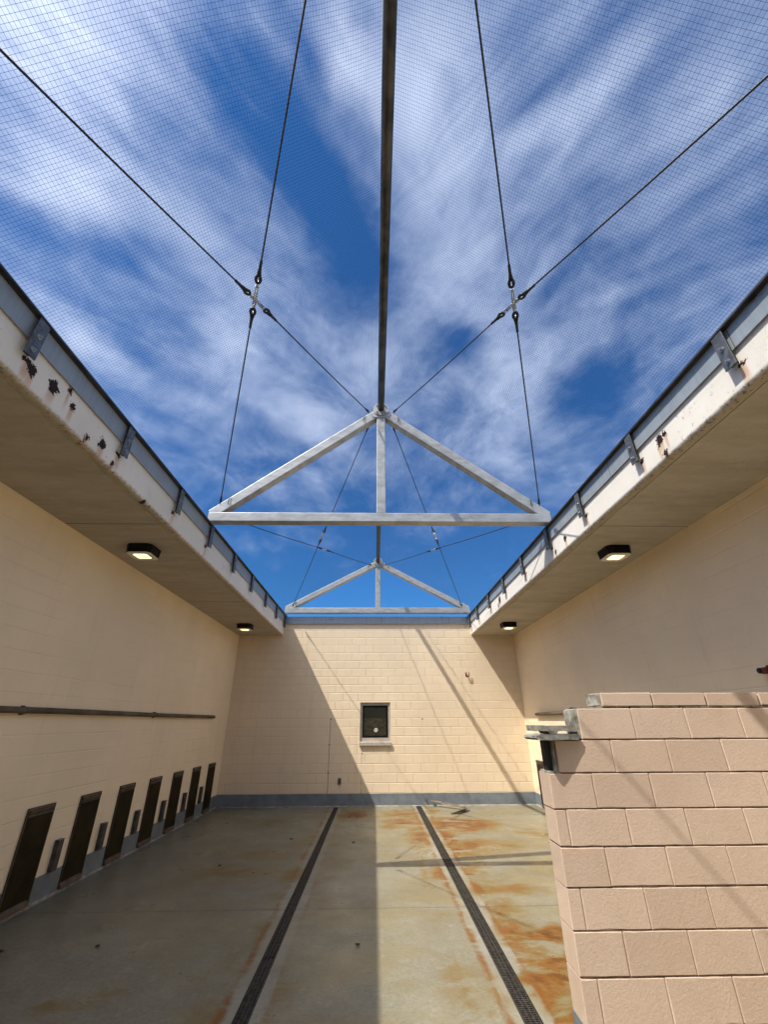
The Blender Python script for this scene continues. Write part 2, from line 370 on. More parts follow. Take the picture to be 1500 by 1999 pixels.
    finish(b, c, rg, b.bump(b.add(b.mul(n3,.5), b.add(b.mul(j,-1.5), b.mul(n2,.8))), .25, .006), 0, .28); return m
M['floor'] = floor_mat()

def partition_mat():
    m,b = material('pink_beige_block_paint'); p = pos(b)
    big = b.noise(p, 1.2, 4, .6); st = b.noise(p, 160, 2, .5); md = b.noise(p, 75, 1, .4)
    c = b.mix(b.sm(big,.3,.7), (.49,.365,.272), (.55,.42,.32))
    c = b.mix(b.mul(b.sm(b.noise(p,14,5,.7),.5,.75),.22), c, (.42,.30,.21))
    pit = b.n('ShaderNodeTexVoronoi', {'Vector':p,'Scale':19.0,'Randomness':1.0}).outputs['Distance']
    pm = b.sm(pit,.04,.09,1.0,0.0)
    c = b.mix(b.mul(pm,.5), c, (.66,.54,.43))
    x,y,z = b.xyz(p)
    run = b.noise(b.map(p, scale=(5,5,.45)), 2.4, 6, .7)
    c = b.mix(b.mul(b.sm(run,.53,.72),.30), c, (.40,.29,.205))
    rnd = b.n('ShaderNodeNewGeometry').outputs['Random Per Island']
    c = b.mix(b.mul(b.sm(rnd,.55,1.0),.38), c, (.43,.315,.23))
    c = b.mix(b.mul(b.sm(rnd,.45,0.0),.30), c, (.62,.475,.36))
    scf = b.noise(b.map(p,rot=(0,.4,0),scale=(1,1,3)), 9, 7, .8)
    c = b.mix(b.mul(b.sm(scf,.66,.72),.45), c, (.30,.22,.16))
    finish(b, c, .5, b.bump(b.add(b.mul(st,.4), b.add(b.mul(md,.6), b.mul(pm,-.35))), .36, .006), 0, .4); return m
M['part'] = partition_mat()
M['mortar'] = simple('cracked_mortar', (.16,.105,.075), .85, 0, .45, 18, .5)
M['partband'] = M['band']

def glass_mat():
    m,b = material('dark_window_glass'); p = pos(b); x,y,z = b.xyz(p)
    g = b.n('ShaderNodeBsdfGlossy', {'Color':(.9,.95,.92,1),'Roughness':.03}); t = b.n('ShaderNodeBsdfTransparent', {'Color':(.86,.9,.86,1)})
    f = b.n('ShaderNodeFresnel', {'IOR':1.5}).outputs[0]
    mx = b.n('ShaderNodeMixShader', {0:b.add(f,.04),1:t.outputs[0],2:g.outputs[0]})
    b.n('ShaderNodeOutputMaterial', {'Surface':mx.outputs[0]}); return m
M['glass'] = glass_mat()
def inside_mat():
    m,b = material('mottled_pane_backing'); p = pos(b); x,y,z = b.xyz(p)
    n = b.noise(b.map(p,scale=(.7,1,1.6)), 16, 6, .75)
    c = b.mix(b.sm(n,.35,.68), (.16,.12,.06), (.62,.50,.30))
    c = b.mix(b.sm(z,1.86,1.84,0,1), (.035,.05,.04), c)  # what shows in the pane is painted here, mottled below and dark above
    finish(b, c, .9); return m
M['inside'] = inside_mat()
def lens_mat():
    m,b = material('lit_lens'); p = pos(b)
    w = b.n('ShaderNodeTexWave', {'Vector':p,'Scale':14.0,'Distortion':.3}).outputs['Fac']
    c = b.mix(w, (1.0,.72,.26), (1.0,.86,.44))
    pr = b.n('ShaderNodeBsdfPrincipled', {'Base Color':(.8,.75,.6,1),'Roughness':.3,'Emission Color':c,'Emission Strength':LENS})
    b.n('ShaderNodeOutputMaterial', {'Surface':pr.outputs[0]}); return m
LENS = .9
M['lens'] = lens_mat()

# ------------------------------------------------------------------ ground and floor
g = MB().box(-60,60,-60,70,-.62,-.5).build('ground', M['dirt'])
tag(g, kind='structure')
f = MB()
e0,e1 = YB, D
for x0,x1 in ((XL,DRL[0]),(DRL[1],DRR[0]),(DRR[1],XR)):
    f.box(x0,x1,e0,e1,-.2,0)
for a,e in (DRL,DRR): f.box(a,e,e0,e1,-.2,-.13)
tag(f.build('floor', M['floor']), kind='structure')

# ------------------------------------------------------------------ walls
def base_band(b, prof): return b
# far wall
WX0,WX1,WZ0,WZ1 = -.353,.415,1.327,2.218
T = .2
bw = thing('block_wall', 'sunlit cream far wall of painted block with one small window and grey coping', 'wall', (0,D,0))
w = MB()
x0,x1 = XL-T, XR+T; zt = 4.225
w.box(x0,WX0,D,D+T,-.2,zt); w.box(WX1,x1,D,D+T,-.2,zt); w.box(WX0,WX1,D,D+T,-.2,WZ0); w.box(WX0,WX1,D,D+T,WZ1,zt)
w.build('wall_face', M['back'], bw)
bb = MB().box(XL,XR,D-.005,D-.0002,.012,.254); bb.build('base_band', M['band'], bw)
MB().prism([(D-.02,.0),(D-.005,.0),(D-.005,.017),(D-.012,.010)],'x',XL+.03,XR-.03).build('cove_strip', M['cove'], bw)
cp = MB()
cp.prism([(D-.036,4.213),(D-.028,4.213),(D-.028,4.235),(D-.0005,4.235),(D+.25,4.235),(D+.25,4.40),(D-.034,4.408)],'x',FL+.021,FR-.021)
cp.build('coping', M['flash'], bw)
# window
wn = MB()
fy0,fy1 = D+.030, D+.075
wn.box(WX0+.001,WX0+.055,fy0,fy1,WZ0+.001,WZ1-.001); wn.box(WX1-.055,WX1-.001,fy0,fy1,WZ0+.001,WZ1-.001)
wn.box(WX0+.055,WX1-.055,fy0,fy1,WZ1-.07,WZ1-.001); wn.box(WX0+.055,WX1-.055,fy0,fy1,WZ0+.001,WZ0+.085)
win = wn.build('window', simple('taupe_frame',(.42,.36,.30),.5,.1,.15,9), bw, bevel=.004); sub(win,bw)
a0,a1,c0,c1 = WX0+.055,WX1-.055,WZ0+.085,WZ1-.07
sw = .05
s_ = MB(); s_.box(a0,a0+sw,fy0+.012,fy1+.02,c0,c1); s_.box(a1-sw,a1,fy0+.012,fy1+.02,c0,c1); s_.box(a0+sw,a1-sw,fy0+.012,fy1+.02,c1-sw,c1); s_.box(a0+sw,a1-sw,fy0+.012,fy1+.02,c0,c0+sw)
s_.build('sash', M['black'], win)
MB().box(a0+sw,a1-sw,fy0+.02,fy0+.026,c0+sw,c1-sw).build('pane', M['glass'], win)
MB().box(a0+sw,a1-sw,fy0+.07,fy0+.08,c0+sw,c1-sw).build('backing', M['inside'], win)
dk = MB(); n=20; cx_,cz_=.05,1.585
dk.prism([(cx_+.05*math.cos(2*math.pi*i/n), cz_+.05*math.sin(2*math.pi*i/n)) for i in range(n)],'y',0,1)
dk.v=[(v[0], fy0+.014+.005*v[1], v[2]) for v in dk.v]
dk.build('round_disc', simple('pale_disc',(.55,.48,.46),.5,0,.2,14), win)
MB().box(WX0-.012,WX1+.012,D-.048,D+.045,WZ0-.085,WZ0-.004).build('sill', M['cast'], win, bevel=.006)

def side_wall(name, label, xin, s):
    r = thing(name, label, 'wall', (xin,0,0))
    MB().box(min(xin,xin+s*T),max(xin,xin+s*T),YB-T,D,-.2,ZS).build('wall_face', M['side'], r)
    i0,i1 = sorted((xin-s*.005,xin-s*.0003))
    MB().box(i0,i1,YB,D-.006,.012,.25).build('base_band', M['band'], r)
    MB().prism([(xin-s*.026,0),(xin-s*.005,0),(xin-s*.005,.024),(xin-s*.012,.013)],'y',YB,D-.03).build('cove_strip', M['cove'], r)
    return r
wl = side_wall('block_wall', 'cream block wall on the shaded side with a row of dark flap doors', XL, -1)
wr = side_wall('block_wall', 'cream block wall behind the broken stub wall', XR, 1)
rw = thing('block_wall', 'cream block wall closing the yard behind the viewer', 'wall', (0,YB,0))
MB().box(XL,XR,YB-T,YB,-.2,ZTOP).build('wall_face', M['back'], rw)

# ------------------------------------------------------------------ roof slabs with painted edge, flashing and rail
def roof(s, label, fm):
    F = FL if s<0 else FR; xin = XL if s<0 else XR
    r = thing('roof_overhang', label, 'roof', (F,0,ZS))
    o = s  # outward direction
    XO = xin+s*.9
    def P(d,z): return (F+o*d, z)
    rr = .045
    arc = [P(rr-rr*math.cos(math.radians(90*i/6)), ZS+rr-rr*math.sin(math.radians(90*i/6))) for i in range(7)]
    fas = arc + [P(.06,ZS),P(.06,ZTOP-.005),P(0,ZTOP-.005)]
    y1 = D-.0005
    b = MB().prism(fas,'y',YB,y1,smooth=False); 
    b.build('painted_edge', fm, r)
    sl = [P(.0605,ZS+.0),P(.078,ZS),P(.080,ZS+.008),P(.092,ZS+.008),P(.094,ZS), (XO,ZS),(XO,ZTOP),P(.0605,ZTOP)]
    MB().prism(sl,'y',YB,y1).build('slab', [M['soffit']], r)
    fl = [P(-.022,4.214),P(-.016,4.214),P(-.016,4.24),P(-.0005,4.24),P(-.0005,ZTOP-.004),P(.14,ZTOP+.002),P(.14,ZTOP+.012),P(-.021,4.402)]
    MB().prism(fl,'y',YB,y1-.03).build('flashing', M['flash'], r)
    # horizontal rail plate that the net is laced to, held by the brackets
    MB().prism([P(-.018,4.404),P(-.066,4.404),P(-.066,4.422),P(-.060,4.422),P(-.060,4.412),P(-.018,4.412)],'y',YB,y1-.03).build('net_rail', M['rail'], r)
    return r
roof(-1, 'roof overhang on the shaded side, white edge with dark rust holes', M['fasciaL'])
roof(1, 'roof overhang on the sunlit side, white edge streaked orange with rust', M['fasciaR'])

# brackets
ORD = ['nearest','second','third','fourth','fifth','sixth','seventh','eighth','last']
def make_bracket():
    r = local(thing('bracket_plate','x','bracket',(0,0,0),'x'))
    MB().box(.052,.062,-.05,.05,-.175,.153).build('plate', M['bracket'], r, bevel=.002)
    MB().box(.0225,.052,-.022,.022,-.16,.15).build('stem', M['darksteel'], r)
    for z in (.005,-.118):
        n=6; hx=MB()
        hx.tube([(.0622,0,z),(.0665,0,z)],.020,16)
        hx.prism([(.012*math.cos(math.pi/3*i+.3), z+.012*math.sin(math.pi/3*i+.3)) for i in range(n)],'x',.0666,.077)
        hx.tube([(.0772,0,z),(.086,0,z)],.006,8)
        hx.build('bolt', M['bolt'], r)
    return r
br = make_bracket(); first=True
for s,ys in ((-1,BRL),(1,BRR)):
    for i,y in enumerate(ys):
        o = br if first else copy_tree(br); first=False
        F = FL if s<0 else FR
        o.location = (F, y, 4.25); o.rotation_euler = (0,0,0 if s<0 else math.pi)
        wh = 'shaded roof edge' if s<0 else 'sunlit roof edge'
        if i==3: lab = f'bolted steel bracket under the end of the large truss on the {wh}'
        elif i==8: lab = f'bolted steel bracket in the corner at the far wall on the {wh}'
        elif i==0: lab = ('bolted steel bracket above a black rust hole, nearest on the shaded roof edge' if s<0 else 'bolted steel bracket above an orange rust streak, nearest on the sunlit roof edge')
        elif i<3: lab = f'bolted steel bracket on the {wh}, {"second" if i==2 else "third"} one nearer than the large truss' if False else f'bolted steel bracket on the {wh}, {ORD[i]} counted from the near end'
        else: lab = f'bolted steel bracket on the {wh}, {["first","second","third","fourth"][i-4]} one beyond the large truss'
        o['label'] = lab; o['group'] = 'bracket plates along the roof edges'

# ------------------------------------------------------------------ trusses, ridge pipes
def truss(y, zc, zap, label, lean=0.0):
    r = thing('roof_truss', label, 'truss', (XA,y,zc), 'triangular steel trusses')
    H = .15; y0 = y
    cz = zc+H/2
    MB().beam((FL+.0,y,cz),(FR,y,cz),H,H).build('bottom_chord', M['steel'], r)
    for s,F in ((-1,FL),(1,FR)):
        a = Vector((XA+s*.05,y,zap-.05)); e = Vector((F-s*.035,y,cz+.045))
        yo = -.0015*s
        MB().beam(a+Vector((0,yo,0)),e+Vector((0,yo,0)),H-.004,H).build('rafter', M['steel'], r)
        # rounded heel plate
        n=10; hp=[]
        cxh=F-s*.06
        for i in range(n+1):
            q=math.pi*i/n; hp.append((cxh-s*.10+.17*math.cos(q), cz+.02+.135*math.sin(q)))
        MB().prism(hp,'y',y+.076,y+.088).build('heel_plate', M['steel'], r)
    MB().beam((XA,y,cz+H/2+.0005),(XA,y,zap-.13),H-.006,H-.006,up=(0,1,0)).build('king_post', M['steel'], r)
    pl = MB(); pl.prism([(XA-.13,zap-.16),(XA+.13,zap-.16),(XA+.17,zap-.10),(XA+.085,zap+.055),(XA-.085,zap+.055),(XA-.17,zap-.10)],'y',y-.0765,y-.084)
    pl.build('apex_plate', M['steel'], r)
    fl = MB().tube([(XA,y-.0845,zap),(XA,y-.105,zap)],.132,28).build('ridge_flange', M['steel'], r); sub(fl,r)
    fb = MB()
    for i in range(4):
        q = math.pi/4+math.pi/2*i; cx,cz2 = XA+.098*math.cos(q), zap+.098*math.sin(q)
        MB().tube([(cx,y-.1055,cz2),(cx,y-.13,cz2)],.016,6).build('flange_bolt', M['bolt'], fl)
    for s in (-1,1):
        for t in (.10,.93):
            a = Vector((XA+s*.05,y,zap-.05)); e = Vector(((FL if s<0 else FR)-s*.10,y,cz+.075)); c = a.lerp(e,t)
            MB().tube([c+Vector((0,-.09,-.02)),c+Vector((0,-.09,.16))],.006,6).build('stud', M['darksteel'], r)
    return r
truss(YT[0], 4.443, 6.5675, 'large steel truss with centre post spanning the middle of the roof opening')
truss(11.86, 4.486, 5.986, 'lower steel truss standing on top of the far wall')
truss(YT[1], 4.443, 6.55, 'steel truss directly above the viewer')

def pipe_run(a, b, label):
    r = thing('ridge_pipe', label, 'pipe', a, 'ridge pipes between the trusses')
    a=Vector(a); b=Vector(b)
    MB().tube([a,a.lerp(b,.33),a.lerp(b,.66),b],.056,24).build('pipe', M['ridge'], r)
    return r
pipe_run((XA,YT[1]+.09,6.55),(XA,YT[0]-.106,6.5675),'long rusty ridge pipe running overhead to the large truss')
pipe_run((XA,YT[0]+.09,6.555),(XA,11.86-.106,5.99),'short-looking ridge pipe between the large truss and the truss on the far wall')

# ------------------------------------------------------------------ cables with turnbuckles
def cable(a, b, label, tb=.5):
    a=Vector(a); b=Vector(b); t=(b-a).normalized(); L=(b-a).length
    r = thing('brace_cable', label, 'cable', a, 'crossed brace cables under the net')
    c = a.lerp(b,tb); side = t.cross(Vector((0,0,1))).normalized(); up = side.cross(t)
    hb = .125                                     # half turnbuckle
    for sgn in (-1,1):
        end = a if sgn<0 else b
        eye = c + t*sgn*(hb+.035)                 # centre of the thimble
        s0 = c + t*sgn*(hb+.085); s1 = c + t*sgn*(hb+.215)
        sl = MB().tube([s0,s0.lerp(s1,.35),s1-t*sgn*.004,s1],[.022,.015,.013,.010],10); 
        sv = sl.build('sleeve', M['sleeve'], r); sub(sv,r)
        th = MB(); pts=[]
        for i in range(17):
            q = -math.pi*.80+2*math.pi*.80*i/16
            pts.append(eye + (-t*sgn)*math.cos(q)*.033 + side*math.sin(q)*(.022))
        pts = [s0+side*(-.008)]+pts+[s0+side*.008]
        th.tube(pts,.0145,8); th.build('thimble_loop', M['cable'], r)
        inr = MB().ring(eye+t*sgn*-.006, up, .013, .0055, 14, 6); inr.build('thimble', M['zinc'], r)
        # cable strand with a slight sag
        p0 = s1; p1 = end - t*sgn*(.13)
        pts=[]; N=9
        for i in range(N+1):
            k=i/N; p=p0.lerp(p1,k); p.z -= .012*math.sin(math.pi*k); pts.append(p)
        MB().tube(pts,.0076,8).build('strand', M['cable'], r)
        # end fitting
        MB().tube([p1-t*sgn*.05, p1+t*sgn*.06],[.011,.019],10).build('end_socket', M['sleeve'], r)
        MB().ring(end - t*sgn*.045, side, .024, .008, 14, 6).build('end_eye', M['darksteel'], r)
        MB().tube([c+t*sgn*hb*.80, c+t*sgn*(hb+.02)],.0085,8).build('threaded_rod', M['zinc'], r)
    body=MB()
    for q in (-1,1): body.tube([c-t*hb*.78+side*q*.0105, c+t*hb*.78+side*q*.0105],.0088,8)
    for q in (-1,1): body.tube([c+t*q*hb*.68, c+t*q*hb*.86],.0185,10)
    body.build('turnbuckle', M['zinc'], r)
for (ya,zca,zaa),(yb,zcb,zab),where in (((YT[1],4.63,6.43),(YT[0],4.63,6.44),'near bay'),((YT[0],4.63,6.44),(11.86,4.65,5.86),'far bay')):
    for s,F in ((-1,FL),(1,FR)):
        sd = 'shaded side' if s<0 else 'sunlit side'
        ex = F-s*.215; rx = XA+s*.2
        tr = 'large truss' if where=='near bay' else 'far wall truss'
        cable((ex,yb-.24 if where=='near bay' else yb-.14,zcb),(rx,ya+.16,zaa), f'{where} cable, {sd}, leaving the foot of the {tr}', .5)
        cable((ex,ya+.22,zca),(rx,yb-.16,zab), f'{where} cable, {sd}, running to the peak of the {tr}', .5 if where=='near bay' else .52)

# ------------------------------------------------------------------ netting (real twine on both slopes)
def ridge_z(y):
    return 6.66 if y<=5.8 else 6.66+(y-5.8)/(11.9-5.8)*(6.07-6.66)
def netpt(s, y, k):
    F = (FL+.068) if s<0 else (FR-.068)
    zr = ridge_z(y); ze = 4.425
    x = F+(XA-F)*k; z = ze+(zr-ze)*k
    e = math.sin(math.pi*k)
    n1 = mnoise.noise(Vector((y*.55,k*1.7,3.1*s))); n2 = mnoise.noise(Vector((y*.8,k*2.3,9.7+s))); n3 = mnoise.noise(Vector((y*3.1,k*9,17.7+s)))
    bayphase = math.sin(math.pi*((y-YT[1])/5.9)) if True else 0
    return Vector((x+.02*n2*e+.005*n3, y+.05*n1*e+.02*n2+.005*n3, z-.05*e*abs(bayphase)+.03*n1*e))
def net(s, label):
    b = MB(); R = .00082; step=.0247
    Y0,Y1 = -1.2, 11.84; NY=int((Y1-Y0)/step); F=(FL+.068) if s<0 else (FR-.068)
    Ls = math.hypot(XA-F, 6.66-4.42); NK=int(Ls/step)
    def strand(pts):
        base=len(b.v); m=len(pts)
        for i,p in enumerate(pts):
            t=(pts[min(i+1,m-1)]-pts[max(i-1,0)]).normalized(); u=t.orthogonal().normalized(); w_=t.cross(u)
            for k in range(3):
                q=2*math.pi*k/3; b.v.append(tuple(p+(u*math.cos(q)+w_*math.sin(q))*R))
        for i in range(m-1):
            for k in range(3):
                b.f.append((base+i*3+k,base+i*3+(k+1)%3,base+(i+1)*3+(k+1)%3,base+(i+1)*3+k)); b.m.append(0); b.sm.append(False)
    for j in range(NY+1):
        y=Y0+j*step
        strand([netpt(s,y,k/10) for k in range(11)])
    for k in range(NK+1):
        strand([netpt(s,Y0+(Y1-Y0)*i/40,k/NK) for i in range(41)])
    o = b.build('bird_net', M['net'], at=(0,0,4.42))
    tag(o, label, 'net', 'net panels over the opening'); return o
net(-1,'fine black netting stretched over the slope on the shaded side')
net(1,'fine black netting stretched over the slope on the sunlit side')

# ------------------------------------------------------------------ ceiling lights
def make_light():
    r = local(thing('ceiling_light','x','light',(0,0,0),'lit lamps under the roof overhangs'))
    b=MB()
    def oct_(hx,hy,c): return [(hx-c,-hy),(hx,-hy+c),(hx,hy-c),(hx-c,hy),(-hx+c,hy),(-hx,hy-c),(-hx,-hy+c),(-hx+c,-hy)]
    top=oct_(.205,.205,.06); bot=oct_(.19,.19,.05)
    n=8
    b.add([(x,y,-.0) for x,y in top]+[(x,y,-.122) for x,y in bot],[(i,n+i,n+(i+1)%n,(i+1)%n) for i in range(n)]+[tuple(range(n)),tuple(range(2*n-1,n-1,-1))])
    b.build('housing',M['black'],r,bevel=.004)
    t=MB(); o1=oct_(.184,.184,.048); i1=oct_(.112,.112,.03)
    t.add([(x,y,-.1225) for x,y in o1]+[(x,y,-.134) for x,y in o1]+[(x,y,-.134) for x,y in i1]+[(x,y,-.1225) for x,y in i1],
          [(i,(i+1)%n,n+(i+1)%n,n+i)[::-1] for i in range(n)]+[(n+i,n+(i+1)%n,2*n+(i+1)%n,2*n+i)[::-1] for i in range(n)]+[(2*n+i,2*n+(i+1)%n,3*n+(i+1)%n,3*n+i)[::-1] for i in range(n)])
    t.build('trim_ring',M['trim'],r)
    l=MB(); i2=[(x*.995,y*.995) for x,y in i1]
    l.add([(x,y,-.129) for x,y in i2]+[(x*.8,y*.8,-.140) for x,y in i2],[(i,(i+1)%n,n+(i+1)%n,n+i)[::-1] for i in range(n)]+[tuple(range(2*n-1,n-1,-1))])
    l.build('lens',M['lens'],r)
    return r
lt = make_light(); first=True
for x,y,lab in ((-3.13,5.42,'large lit lamp near the middle of the overhang on the shaded side'),(-3.13,10.45,'small-looking lit lamp by the far corner of the overhang on the shaded side'),
                (3.32,5.42,'large lit lamp near the middle of the overhang on the sunlit side'),(3.24,10.3,'small-looking lit lamp by the far corner of the overhang on the sunlit side')):
    o = lt if first else copy_tree(lt); first=False
    o.location=(x,y,ZS-.0008); o.scale=(.84,.84,.92); o['label']=lab

# ------------------------------------------------------------------ flap doors and wall channels
def make_door():
    r = local(thing('flap_door','x','door',(0,0,0),'x'))
    W=.43; H=.945; 
    f=MB(); 
    f.box(.0,.016,-W/2,-W/2+.010,.03,H); f.box(.0,.016,W/2-.010,W/2,.03,H); f.box(.0,.016,-W/2+.010,W/2-.010,H-.014,H)
    f.build('frame',M['doorframe'],r)
    MB().box(.001,.012,-W/2+.0105,W/2-.0105,.09,H-.085).build('panel',M['doorpanel'],r)
    h=MB(); h.box(.002,.030,-W/2+.018,W/2-.018,H-.048,H-.021); hd=h.build('header_rail',M['doorframe'],r,bevel=.003); sub(hd,r)
    h2=MB(); h2.box(.002,.022,-W/2+.018,W/2-.018,H-.084,H-.054)
    h2.build('clamp_bar',M['doorframe'],r,bevel=.003)
    sc=MB()
    for k in range(5):
        y=-W/2+.05+k*(W-.1)/4; sc.tube([(.0222,y,H-.069),(.027,y,H-.069)],.007,8)
    sc.build('screws',M['darksteel'],r)
    MB().prism([(.001,.03),(.035,.03),(.030,.05),(.001,.09)],'y',-W/2+.018,W/2-.018).v
    t=MB(); t.v=[]; t.prism([(.001,.03),(.034,.03),(.028,.05),(.001,.0895)],'y',-W/2+.018,W/2-.018); t.build('threshold',M['sillrust'],r)
    return r
dr = make_door(); first=True
ys=[5.745,6.66,7.57,8.49,9.41,10.34,11.26]
nm=['largest and nearest in view','second counted from the near end','third counted from the near end','middle one of the row of seven','third counted from the far corner','second counted from the far corner','last one beside the far corner']
for i,y in enumerate(ys):
    o = dr if first else copy_tree(dr); first=False
    o.location=(XL+.0055,y,0); o['label']='dark brown flap door in the shaded wall, '+nm[i]; o['group']='flap doors low in the shaded wall'
o = copy_tree(dr); o.location=(XR-.0055,11.275,0); o.rotation_euler=(0,0,math.pi); o['label']='dark flap door low in the wall behind the broken stub wall'
if 'group' in o: del o['group']
def make_channel():
    r=local(thing('wall_channel','x','channel',(0,0,0),'steel channels between the flap doors'))
    b=MB(); b.prism([(.0,-.045),(.05,-.045),(.05,.045),(.0,.045),(.0,.039),(.044,.039),(.044,-.039),(.0,-.039)],'z',.255,.545)
    b.build('channel',M['darksteel'],r,bevel=.002)
    MB().box(.002,.053,-.048,.048,.5455,.552).build('cap',M['bracket'],r)
    return r
ch=make_channel(); first=True
gp=['first and second','second and third','third and fourth','fourth and fifth','fifth and sixth','sixth and seventh']
for i,y in enumerate([6.205,7.115,8.03,8.945,9.87,10.745]):
    o = ch if first else copy_tree(ch); first=False
    o.location=(XL+.006,y,0); o['label']=f'short dark steel channel between the {gp[i]} flap doors counted from the near end'

# ------------------------------------------------------------------ long wall pipes
def wall_pipe(xw, s, ya, yb, z, clamps, label):
    r=thing('wall_pipe',label,'pipe',(xw,ya,z),'long pipes fixed to the side walls')
    xc = xw - s*.045; 
    pts=[(xc,ya+(yb-ya)*i/12,z+.003*math.sin(i*1.7)) for i in range(13)]
    p=MB().tube(pts,.032,14).build('pipe',M['pipe'],r)
    for y in clamps:
        c=MB(); c.ring((xc,y,z),(0,1,0),.0325,.004,16,6); c.box(min(xw-s*.0005,xw-s*.03),max(xw-s*.0005,xw-s*.03),y-.012,y+.012,z-.045,z+.045)
        c.build('clamp',M['darksteel'],r)
    return r
wall_pipe(XL,-1,-5.5,10.79,1.885,[4.95,7.9,1.5],'long grey pipe clamped along the shaded wall above the flap doors')
wall_pipe(XR,1,-5.5,10.93,1.908,[7.4,4.2,1.2],'long grey pipe on the wall behind the broken stub wall')

# ------------------------------------------------------------------ small things on the walls and floor
r=thing('red_hook','small dark red U shaped hook high on the sunlit far wall','hook',(2.479,D,2.88))
MB().box(2.425,2.455,D-.008,D-.0005,2.83,2.94).build('plate',M['rustred'],r)
MB().tube([(2.44,D-.008,2.925),(2.44,D-.05,2.92),(2.44,D-.055,2.86),(2.45,D-.055,2.836),(2.475,D-.055,2.826),(2.50,D-.055,2.836),(2.51,D-.055,2.86),(2.51,D-.055,2.935)],.0135,8).build('hook_arm',M['rustred'],r)
r=thing('red_wall_bracket','dark red bracket on the wall above the broken stub wall, cut by the picture edge','bracket',(XR,4.25,2.19))
MB().box(XR-.012,XR-.0005,4.12,4.31,2.13,2.235).build('plate',M['rustred'],r,bevel=.003)
MB().box(XR-.11,XR-.0125,4.20,4.26,2.15,2.21).build('arm',M['rustred'],r,bevel=.004)
MB().tube([(XR-.06,4.26,2.18),(XR-.06,4.345,2.19)],.028,12).build('socket',M['black'],r)
r=thing('outlet_box','small grey outlet box low on the far wall in the shade','outlet',(-.82,D,.5))
MB().box(-.86,-.782,D-.022,D-.0005,.438,.573).build('box',M['outlet'],r,bevel=.004)
MB().box(-.846,-.796,D-.027,D-.0225,.46,.55).build('cover',M['darksteel'],r,bevel=.002)
r=thing('bolt_stub','short pale bolt stub in the grey base of the far wall','bolt',(1.237,D,.126))
MB().tube([(1.237,D-.005,.126),(1.237,D-.05,.121)],.014,10).build('stub',M['bolt'],r)
MB().tube([(1.237,D-.0055,.126),(1.237,D-.012,.126)],.030,12).build('washer',M['darksteel'],r)
# bent strip of metal lying by the far wall
b=MB()
def strip(path, wd, th, lift):
    n=len(path); vs=[]; fs=[]
    for i,p in enumerate(path):
        a=Vector(path[max(i-1,0)]); e=Vector(path[min(i+1,n-1)]); t=(e-a); t.z=0; t.normalize(); sd=Vector((-t.y,t.x,0))
        p=Vector(p); q=p+sd*wd*.5+Vector((0,0,lift[i])); r2=p-sd*wd*.5
        for w_ in (r2,q): vs.append(w_); vs.append(w_+Vector((0,0,th)))
    for i in range(n-1):
        k=4*i; m_=4*(i+1)
        fs+=[(k,m_,m_+2,k+2),(k+1,k+3,m_+3,m_+1),(k,k+1,m_+1,m_),(k+2,m_+2,m_+3,k+3)]
    fs+=[(0,2,3,1),(4*n-4,4*n-3,4*n-1,4*n-2)]
    b.add(vs,fs)
strip([(1.36,11.88,.10),(1.62,11.66,.07),(1.92,11.42,.05),(2.03,11.30,.03)],.07,.006,[.02,.02,.02,.03])
strip([(2.06,11.36,.004),(2.0,11.12,.004),(1.86,11.0,.004),(1.66,10.90,.004)],.10,.006,[.07,.06,.05,.02])
o=b.build('bent_strip',simple('rusty_bent_metal',(.15,.115,.08),.55,.2,.5,12),at=(1.7,11.4,0)); tag(o,'bent rusty metal strip lying on the floor against the far wall','scrap')
# dry leaves and grit
leaves=[(-3.21,5.01,.03,'by the shaded wall at the picture edge'),(-2.42,5.08,.016,'alone in the shade near the front'),(-2.11,7.41,.02,'in the shade beyond the floor joint'),(-.33,8.58,.018,'between the drains near the far end'),(-.13,5.02,.018,'between the drains near the front'),(-1.38,8.86,.022,'curled in the shade next to the drain')]
for x,y,sz,wd_ in leaves:
    b=MB(); k=7; rr=[sz*(.6+.8*random.random()) for _ in range(k)]
    vs=[(x+rr[i]*math.cos(2*math.pi*i/k)*1.3,y+rr[i]*math.sin(2*math.pi*i/k),.002+.012*random.random()) for i in range(k)]
    vs+= [(v[0],v[1],v[2]+.003) for v in vs]+[(x,y,.018),(x,y,.003)]
    fs=[]
    for i in range(k):
        j=(i+1)%k; fs+= [(k+i,k+j,2*k),(j,i,2*k+1),(i,j,k+j,k+i)]
    b.add(vs,fs); o=b.build('dry_leaf',M['twig'],at=(x,y,0)); tag(o,'small dark dry leaf on the floor, '+wd_,'leaf')

# ------------------------------------------------------------------ trench drains
def drain(a,e,label):
    r=thing('trench_drain',label,'drain',((a+e)/2,0,0),'slotted trench drains in the floor')
    ya,yb=YB+.05,D-.03
    tr=MB(); tr.box(a+.0005,a+.006,ya,yb,-.125,-.002); tr.box(e-.006,e-.0005,ya,yb,-.125,-.002); tr.box(a+.006,e-.006,ya,yb,-.129,-.120)
    tr.build('trough',M['trough'],r)
    n=0; y=ya; L=1.0
    while y<yb-.1:
        y2=min(y+L,yb); g=MB(); yy=y+.008
        while yy<y2-.008:
            g.box(a+.011,e-.011,yy,yy+.006,-.028,-.006); yy+=.0235
        for xx in (a+.009,a+.009+(e-a-.018)*.36,a+.009+(e-a-.018)*.66,e-.013):
            g.box(xx,xx+.004,y+.002,y2-.004,-.0275,-.0035)
        g.build('grate',M['grate'],r); y=y2
    return r
drain(*DRL,'dark slotted floor drain in the shaded half of the floor')
drain(*DRR,'dark slotted floor drain in the sunlit half, rust stains along both sides')

